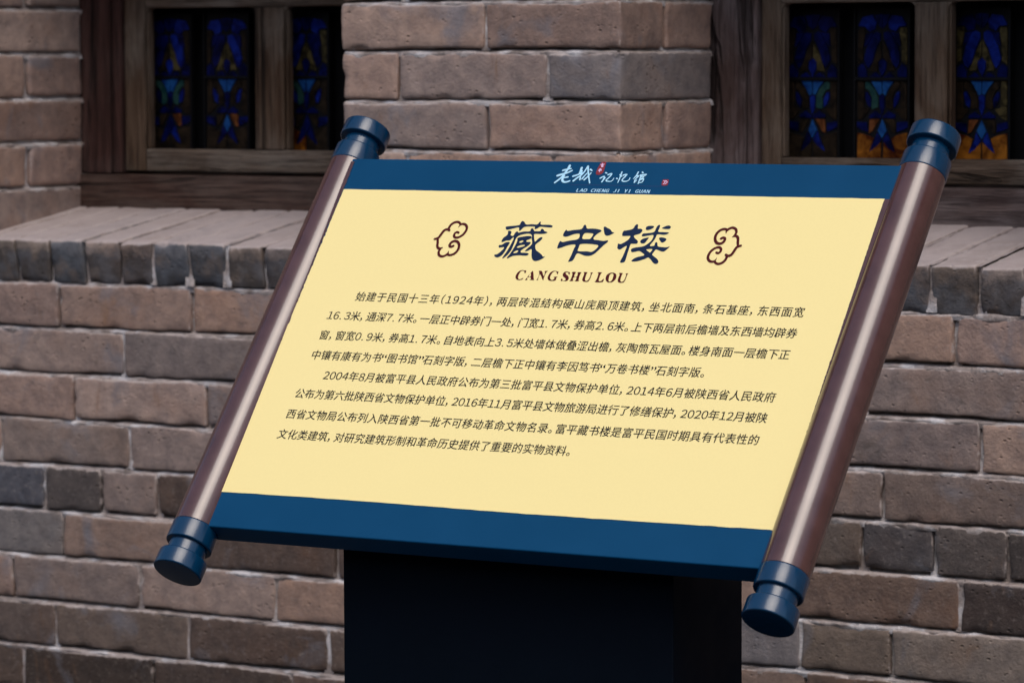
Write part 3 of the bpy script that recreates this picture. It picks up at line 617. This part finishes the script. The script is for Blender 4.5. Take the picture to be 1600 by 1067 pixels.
def knobprof(a, b, r, bev=.0022):
    return [(a, 0.0005), (a, r - bev)] + [(a + bev - bev * math.cos(t), r - bev + bev * math.sin(t)) for t in (.4, .8, 1.2, math.pi / 2)] + \
           [(b - bev + bev * math.sin(t), r - bev + bev * math.cos(t)) for t in (0, .4, .8, 1.2, math.pi / 2)] + [(b, .0005)]
RU, RH, RS = .0212, -.0262, .0220
for nm, u in (('left', -RU), ('right', BW + RU)):
    def rp(name, me, mat, parent=None, **k):
        me.transform(Matrix.Translation((u, 0, RH)) @ Matrix.Rotation(-RS, 4, 'X')); return part(name, me, mat, parent, **k)
    roller = rp('scroll_roller', lathe([(-.0022, .030), (-.0012, .0315), (.30, .0315), (.5975, .0315), (.5985, .030)], 96), BRN)
    roller['label'] = 'brown scroll roller on the %s edge of the board' % nm
    for sgn, base in ((-1, .0), (1, BL)):
        s = lambda a: base + sgn * a
        def pr(lst): return sorted(lst, key=lambda q: q[0])
        if sgn < 0:
            col = lathe(knobprof(-.0295, -.001, .0322)); nk = lathe([(-.0480, .0252), (-.0292, .0262)]); kb = lathe(knobprof(-.0700, -.0460, .0338))
        else:
            col = lathe(knobprof(BL - .0025, BL + .0265, .0322)); nk = lathe([(BL + .0262, .0262), (BL + .0455, .0255)]); kb = lathe(knobprof(BL + .0435, BL + .0680, .0338))
        rp('collar', col, TBLUE, roller); rp('neck', nk, TBLUE, roller); rp('end_knob', kb, TBLUE, roller)
        # weld bead where neck meets knob
        if sgn > 0:
            bead = lathe([(BL + .0425 + .0012 * math.sin(q), .0258 + .0012 * math.cos(q)) for q in np.linspace(-1.4, 1.4, 7)]); rp('weld_bead', bead, TBLUE, roller)
# --- printed yellow sheet, its long edges hand-cut and slightly ragged
rs = np.random.RandomState(5); ys = np.linspace(-.5466, -.0532, 160)
lt = [(.0028 + .0005 * rs.randn() * (rs.rand() < .5) + (.0012 if rs.rand() < .05 else 0), y) for y in ys]
rtp = [(BW - .0045 + .0003 * rs.randn(), y) for y in ys[::-1]]
top = [(x, -.0532 + .00012 * rs.randn()) for x in np.linspace(BW - .01, .01, 60)]
bot = [(x, -.5466 + .0002 * rs.randn() + .0008 * math.sin(x * 9)) for x in np.linspace(.01, BW - .01, 60)]
def flat_mesh(outlines, h, smooth=0):
    """filled 2D curve: outlines with holes, at height h over the board"""
    cu = bpy.data.curves.new('c', 'CURVE'); cu.dimensions = '2D'; cu.fill_mode = 'BOTH'
    for pts in outlines:
        if smooth: pts = catmull(pts, smooth, True)
        sp = cu.splines.new('POLY'); sp.points.add(len(pts) - 1); sp.use_cyclic_u = True
        for i, (x, y) in enumerate(pts): sp.points[i].co = (x, y, 0, 1)
    ob = bpy.data.objects.new('c', cu); COL.objects.link(ob)
    bpy.context.view_layer.update()
    me = bpy.data.meshes.new_from_object(ob.evaluated_get(bpy.context.evaluated_depsgraph_get()))
    bpy.data.objects.remove(ob); bpy.data.curves.remove(cu)
    me.transform(Matrix.Translation((0, 0, h))); return me
def catmull(p, n, closed):
    out = []; m = len(p)
    for i in range(m if closed else m - 1):
        g = (lambda k: p[k % m]) if closed else (lambda k: p[min(max(k, 0), m - 1)])
        a, b, c, d = [np.array(g(i + k), float) for k in (-1, 0, 1, 2)]
        t0 = 0; t1 = t0 + max(np.linalg.norm(b - a), 1e-7) ** .5; t2 = t1 + max(np.linalg.norm(c - b), 1e-7) ** .5; t3 = t2 + max(np.linalg.norm(d - c), 1e-7) ** .5
        if t1 == t0: t1 = t0 + 1e-6
        for t in np.linspace(t1, t2, n, endpoint=False):
            A1 = (t1 - t) / (t1 - t0) * a + (t - t0) / (t1 - t0) * b; A2 = (t2 - t) / (t2 - t1) * b + (t - t1) / (t2 - t1) * c; A3 = (t3 - t) / max(t3 - t2, 1e-9) * c + (t - t2) / max(t3 - t2, 1e-9) * d
            B1 = (t2 - t) / (t2 - t0) * A1 + (t - t0) / (t2 - t0) * A2; B2 = (t3 - t) / (t3 - t1) * A2 + (t - t1) / (t3 - t1) * A3
            out.append(tuple((t2 - t) / (t2 - t1) * B1 + (t - t1) / (t2 - t1) * B2))
    if not closed: out.append(tuple(map(float, p[-1])))
    return out
H0 = .0006
part('yellow_panel', flat_mesh([lt + top[::-1][:0] + [(.01, -.0532)] + top[::-1] + rtp + bot[::-1]], H0), YEL, label='flat yellow printed sheet between the two blue bands')
S5 = 1e-5
def uv(pts): return [(x * S5, -y * S5) for x, y in pts]
# --- big title in clerical script, one part per character
for chset in TITLE: part('title_character', flat_mesh([uv(o_) for o_ in chset], H0 + .0003, 4), NAVYINK)
part('subtitle_lettering', flat_mesh([uv(o_) for o_ in SUB], H0 + .0003, 3), MAROON)
def ribbons(name, strokes, wfn, mat, h, n=6, parent=None, dh=.00003):
    vs_, fs = [], []
    for si, (pts, w) in enumerate(strokes):
        c = catmull(pts, n, False); m = len(c); z = h + si * dh; b0 = len(vs_)
        for i, (x, y) in enumerate(c):
            a = c[max(i - 1, 0)]; b = c[min(i + 1, m - 1)]; dx, dy = b[0] - a[0], b[1] - a[1]; l = math.hypot(dx, dy) or 1
            ww = w * wfn(i / (m - 1)) / 2; vs_ += [(x - dy / l * ww, y + dx / l * ww, z), (x + dy / l * ww, y - dx / l * ww, z)]
        for i in range(m - 1): q = b0 + 2 * i; fs.append((q, q + 1, q + 3, q + 2))
        for e in (0, m - 1):
            ww = w * wfn(e / (m - 1)) / 2
            if ww > w * .2:
                k = len(vs_); vs_ += [(c[e][0] + ww * math.cos(t), c[e][1] + ww * math.sin(t), z + dh * .4) for t in np.linspace(0, 2 * math.pi, 10, endpoint=False)]
                fs.append(tuple(range(k, k + 10)))
    me = bpy.data.meshes.new(name); me.from_pydata(vs_, [], fs)
    import bmesh
    bm = bmesh.new(); bm.from_mesh(me)
    for f in bm.faces:
        f.normal_update()
        if f.normal.z < 0: f.normal_flip()
    bm.to_mesh(me); bm.free()
    return part(name, me, mat, parent)
cw = lambda t: 1.0 if t < .78 else max(.05, 1 - (t - .78) / .22)
def cw2(t): return .95 + .15 * math.sin(math.pi * t)
cloudL = [uv(s) for s in CLOUD]; ccx, ccy = .21183, -.132435; cdx, cdy = .6344, -.131635
cloudR = [[(2 * 0 + cdx - (x - ccx) * .955, cdy - (y - ccy)) for x, y in s] for s in cloudL]
for cl, nm in ((cloudL, 'left'), (cloudR, 'right')):
    vs0 = []
    a = ribbons('cloud_emblem', [(s, .0036) for s in (cl[0], cl[1], cl[3], cl[4])], lambda t: cw2(t) if t < .8 else max(.06, 1.1 - (t - .8) / .2 * 1.1), MAROON, H0 + .0003)
    ribbons('cloud_curl', [(s, .0036) for s in (cl[2], cl[5])], cw2, MAROON, H0 + .0007, parent=a)
# --- header lettering
part_l = [(uv(s), w * S5) for s, w in LAO]
ribbons('logo_character', part_l[:5], lambda t: 1.75 - .7 * t if t > .1 else 1.5, PALE, .0003)
ribbons('logo_character', part_l[5:], lambda t: 1.5 - .5 * t, PALE, .0003)
ji = [uv(s) for s in JI]
for a, b in ((0, 4), (4, 8), (8, 16)): ribbons('logo_character', [(s, .0020) for s in ji[a:b]], lambda t: 1.15 - .5 * t, PALE, .0003, 5)
seal = part('seal', flat_mesh([uv(SEAL)], .0003, 4), RED); ribbons('seal_lettering', [(uv(s), .0011) for s in SEALCH], lambda t: 1, PINK, .0006, 3, seal)
arr = part('arrow_badge', flat_mesh([uv(BOX)], .0003, 2), RED); ribbons('arrow_mark', [(uv(s), .0012) for s in ARW], lambda t: 1, PINK, .0006, 2, arr)
part('header_rule', flat_mesh([[(.366, -.03885), (.512, -.03910), (.512, -.03945), (.366, -.0392)]], .0003), PURP)
# --- typeset lettering with Blender's built-in font
_g = {}
tcu = bpy.data.curves.new('glyph', 'FONT'); tcu.resolution_u = 3; tcu.fill_mode = 'FRONT'
tob = bpy.data.objects.new('glyph', tcu); COL.objects.link(tob)
def glyph(ch, off=0.0):
    k = (ch, off)
    if k not in _g:
        tcu.body = ch; tcu.size = 1.0; tcu.offset = off
        bpy.context.view_layer.update()
        me = bpy.data.meshes.new_from_object(tob.evaluated_get(bpy.context.evaluated_depsgraph_get()))
        v = np.array([q.co[:] for q in me.vertices]) if len(me.vertices) else np.zeros((0, 3))
        _g[k] = (v, [tuple(p.vertices) for p in me.polygons]); bpy.data.meshes.remove(me)
    return _g[k]
def cls(ch):
    o = ord(ch)
    if ch in '0123456789': return 'd', .62
    if ch == '.': return 'p', .50
    if ch in ',。': return 'c', .62
    if ch in '(“': return 'o', .50
    if ch in ')”': return 'e', .50
    return 'h', 1.0
CM = {',': '，', '(': '（', ')': '）'}
CM.update({c: chr(ord(c) + 0xFEE0) for c in '0123456789'})
def typeset(name, text, x0, x1, base, size, mat, h, off=0.0):
    adv = []; n = len(text)
    for ch in text: adv.append(cls(ch)[1])
    em = size; tot = sum(adv) * em; extra = (x1 - x0 - tot) / (n - 1)
    vs_, fs = [], []; x = x0
    for ch, a in zip(text, adv):
        kind, _ = cls(ch); g = CM.get(ch, ch); v, f = glyph(g, off)
        if len(v):
            lo, hi = v[:, 0].min(), v[:, 0].max()
            if kind == 'h': dx = 0.0; s = 1.0
            elif kind == 'd': dx = (a - (hi - lo)) / 2 - lo; s = 1.0
            elif kind == 'o': dx = a - .10 - hi; s = 1.0
            elif kind == 'p': dx = .12 - lo; s = 1
            else: dx = .06 - lo; s = 1.0
            if ch in '“”': v = v * np.array([1.35, 1.35, 1]) - np.array([0, .22, 0]); lo, hi = lo * 1.35, hi * 1.35; dx = (a - .08 - hi) if ch == '“' else .04 - lo
            w = v.copy(); k_ = 1.0; w[:, 0] = x + ((w[:, 0] - (lo + hi) / 2) * k_ + (lo + hi) / 2 + dx) * em; w[:, 1] = base + w[:, 1] * em * k_; w[:, 2] = h
            for sh in (-.5, .5):                          # struck twice, a hair apart, for the weight of the print
                w2 = w.copy(); w2[:, 0] += sh * .019 * em; w2[:, 2] += (sh + .5) * .00004
                b = len(vs_); vs_ += w2.tolist(); fs += [tuple(i + b for i in q) for q in f]
        x += a * em + extra
    me = bpy.data.meshes.new(name); me.from_pydata(vs_, [], fs); return part(name, me, mat)
LINES = [('始建于民国十三年(1924年),两层砖混结构硬山庑殿顶建筑,坐北面南,条石基座,东西面宽', .0955, .7835, .2296),
 ('16.3米,通深7.7米。一层正中辟券门一处,门宽1.7米,券高2.6米。上下两层前后檐墙及东西墙均辟券', .0615, .7835, .2615),
 ('窗,窗宽0.9米,券高1.7米。自地表向上3.5米处墙体做叠涩出檐,灰陶筒瓦屋面。楼身南面一层檐下正', .0615, .7835, .2935),
 ('中镶有康有为书“图书馆”石刻字版,二层檐下正中镶有李因笃书“万卷书楼”石刻字版。', .0615, .6755, .3257),
 ('2004年8月被富平县人民政府公布为第三批富平县文物保护单位,2014年6月被陕西省人民政府', .0945, .7835, .3572),
 ('公布为第六批陕西省文物保护单位,2016年11月富平县文物旅游局进行了修缮保护,2020年12月被陕', .0605, .7820, .3877),
 ('西省文物局公布列入陕西省第一批不可移动革命文物名录。富平藏书楼是富平民国时期具有代表性的', .0600, .7810, .4202),
 ('文化类建筑,对研究建筑形制和革命历史提供了重要的实物资料。', .0592, .5220, .4522)]
EM = .0162
part('painted_edge', flat_mesh([[(-.0040, -.006), (-.0040, -BL + .002)] + [(.0022 + .0006 * rs.randn() * (rs.rand() < .4) + (.0016 if rs.rand() < .05 else 0), y) for y in np.linspace(-BL + .002, -.006, 150)]], H0 + .0004), BRN, label='brown paint overrunning the left edge of the board')
part('painted_edge', flat_mesh([[(BW + .0040, -.054), (BW + .0040, -BL + .002)] + [(BW - .0044 + .0004 * rs.randn() * (rs.rand() < .4), y) for y in np.linspace(-BL + .002, -.054, 150)]], H0 + .0004), BRN, label='brown paint overrunning the right edge of the board')
for tx, a, b, v in LINES: typeset('text_line', tx, a, b, -v - EM * .38, EM, INK, H0 + .0003, .0)
def latin(name, text, x0, x1, base, cap, mat, h, off, shear):
    vs_, fs = [], []; n = len(text); step = (x1 - x0) / (n - .3)
    fw_ = lambda c: chr(ord(c) + 0xFEE0)
    v, f = glyph(fw_('H'), off); sc_ = cap / v[:, 1].max()
    for i, ch in enumerate(text):
        if ch == ' ': continue
        v, f = glyph(fw_(ch), off); w = v.copy() * sc_; c = (w[:, 0].min() + w[:, 0].max()) / 2
        if ch == 'I':                                     # a plain stroke
            w = np.array([(-.0004, 0, 0), (.0004, 0, 0), (.0004, cap, 0), (-.0004, cap, 0)]); f = [(0, 1, 2, 3)]; c = 0
        w[:, 0] += x0 + (i + .35) * step - c + shear * w[:, 1]; w[:, 1] += base; w[:, 2] = h
        for k_, (sh, sv) in enumerate(((-.00032, 0), (0, .00012), (.00032, 0))):
            w2 = w.copy(); w2[:, 0] += sh; w2[:, 1] += sv; w2[:, 2] += k_ * .00003
            b = len(vs_); vs_ += w2.tolist(); fs += [tuple(k + b for k in q) for q in f]
    me = bpy.data.meshes.new(name); me.from_pydata(vs_, [], fs); return part(name, me, mat)
latin('header_lettering', 'LAO CHENG JI YI GUAN', .3800, .4930, -.0505, .0052, PALE, .0003, 0.0, .12)
bpy.data.objects.remove(tob)
# --- post, its head cut to the slope of the board, standing on a base plate
def post():
    import bmesh
    x0, x1, y0, y1 = -2.865 + OX, -2.3615 + OX, -1.05, -.87
    def zt(y):                                         # just under the back of the board
        q = A0 + N_ * (-BT - .0); return q.z + (-(y - q.y) * N_.y) / N_.z + 0.012
    bm = bmesh.new()
    v = [bm.verts.new(c) for c in ((x0, y0, .012), (x1, y0, .012), (x1, y1, .012), (x0, y1, .012), (x0, y0, zt(y0)), (x1, y0, zt(y0)), (x1, y1, zt(y1)), (x0, y1, zt(y1)))]
    for q in ((3, 2, 1, 0), (4, 5, 6, 7), (0, 1, 5, 4), (1, 2, 6, 5), (2, 3, 7, 6), (3, 0, 4, 7)): bm.faces.new([v[i] for i in q])
    bmesh.ops.bevel(bm, geom=[e for e in bm.edges if abs(e.verts[0].co.z - e.verts[1].co.z) > .3], offset=.0025, segments=3, profile=.5, affect='EDGES')
    me = bpy.data.meshes.new('post'); bm.to_mesh(me); bm.free(); me.polygons.foreach_set('use_smooth', [True] * len(me.polygons)); me.materials.append(POSTM)
    me.set_sharp_from_angle(angle=math.radians(40))
    o = bpy.data.objects.new('post', me); o.location = -sign.location; link(o, sign)
    me = bm_box(x0 - .06, x1 + .06, y0 - .06, y1 + .06, .0005, .0125, .002); me.materials.append(POSTM)
    o = bpy.data.objects.new('base_plate', me); o.location = -sign.location; link(o, sign)
post()
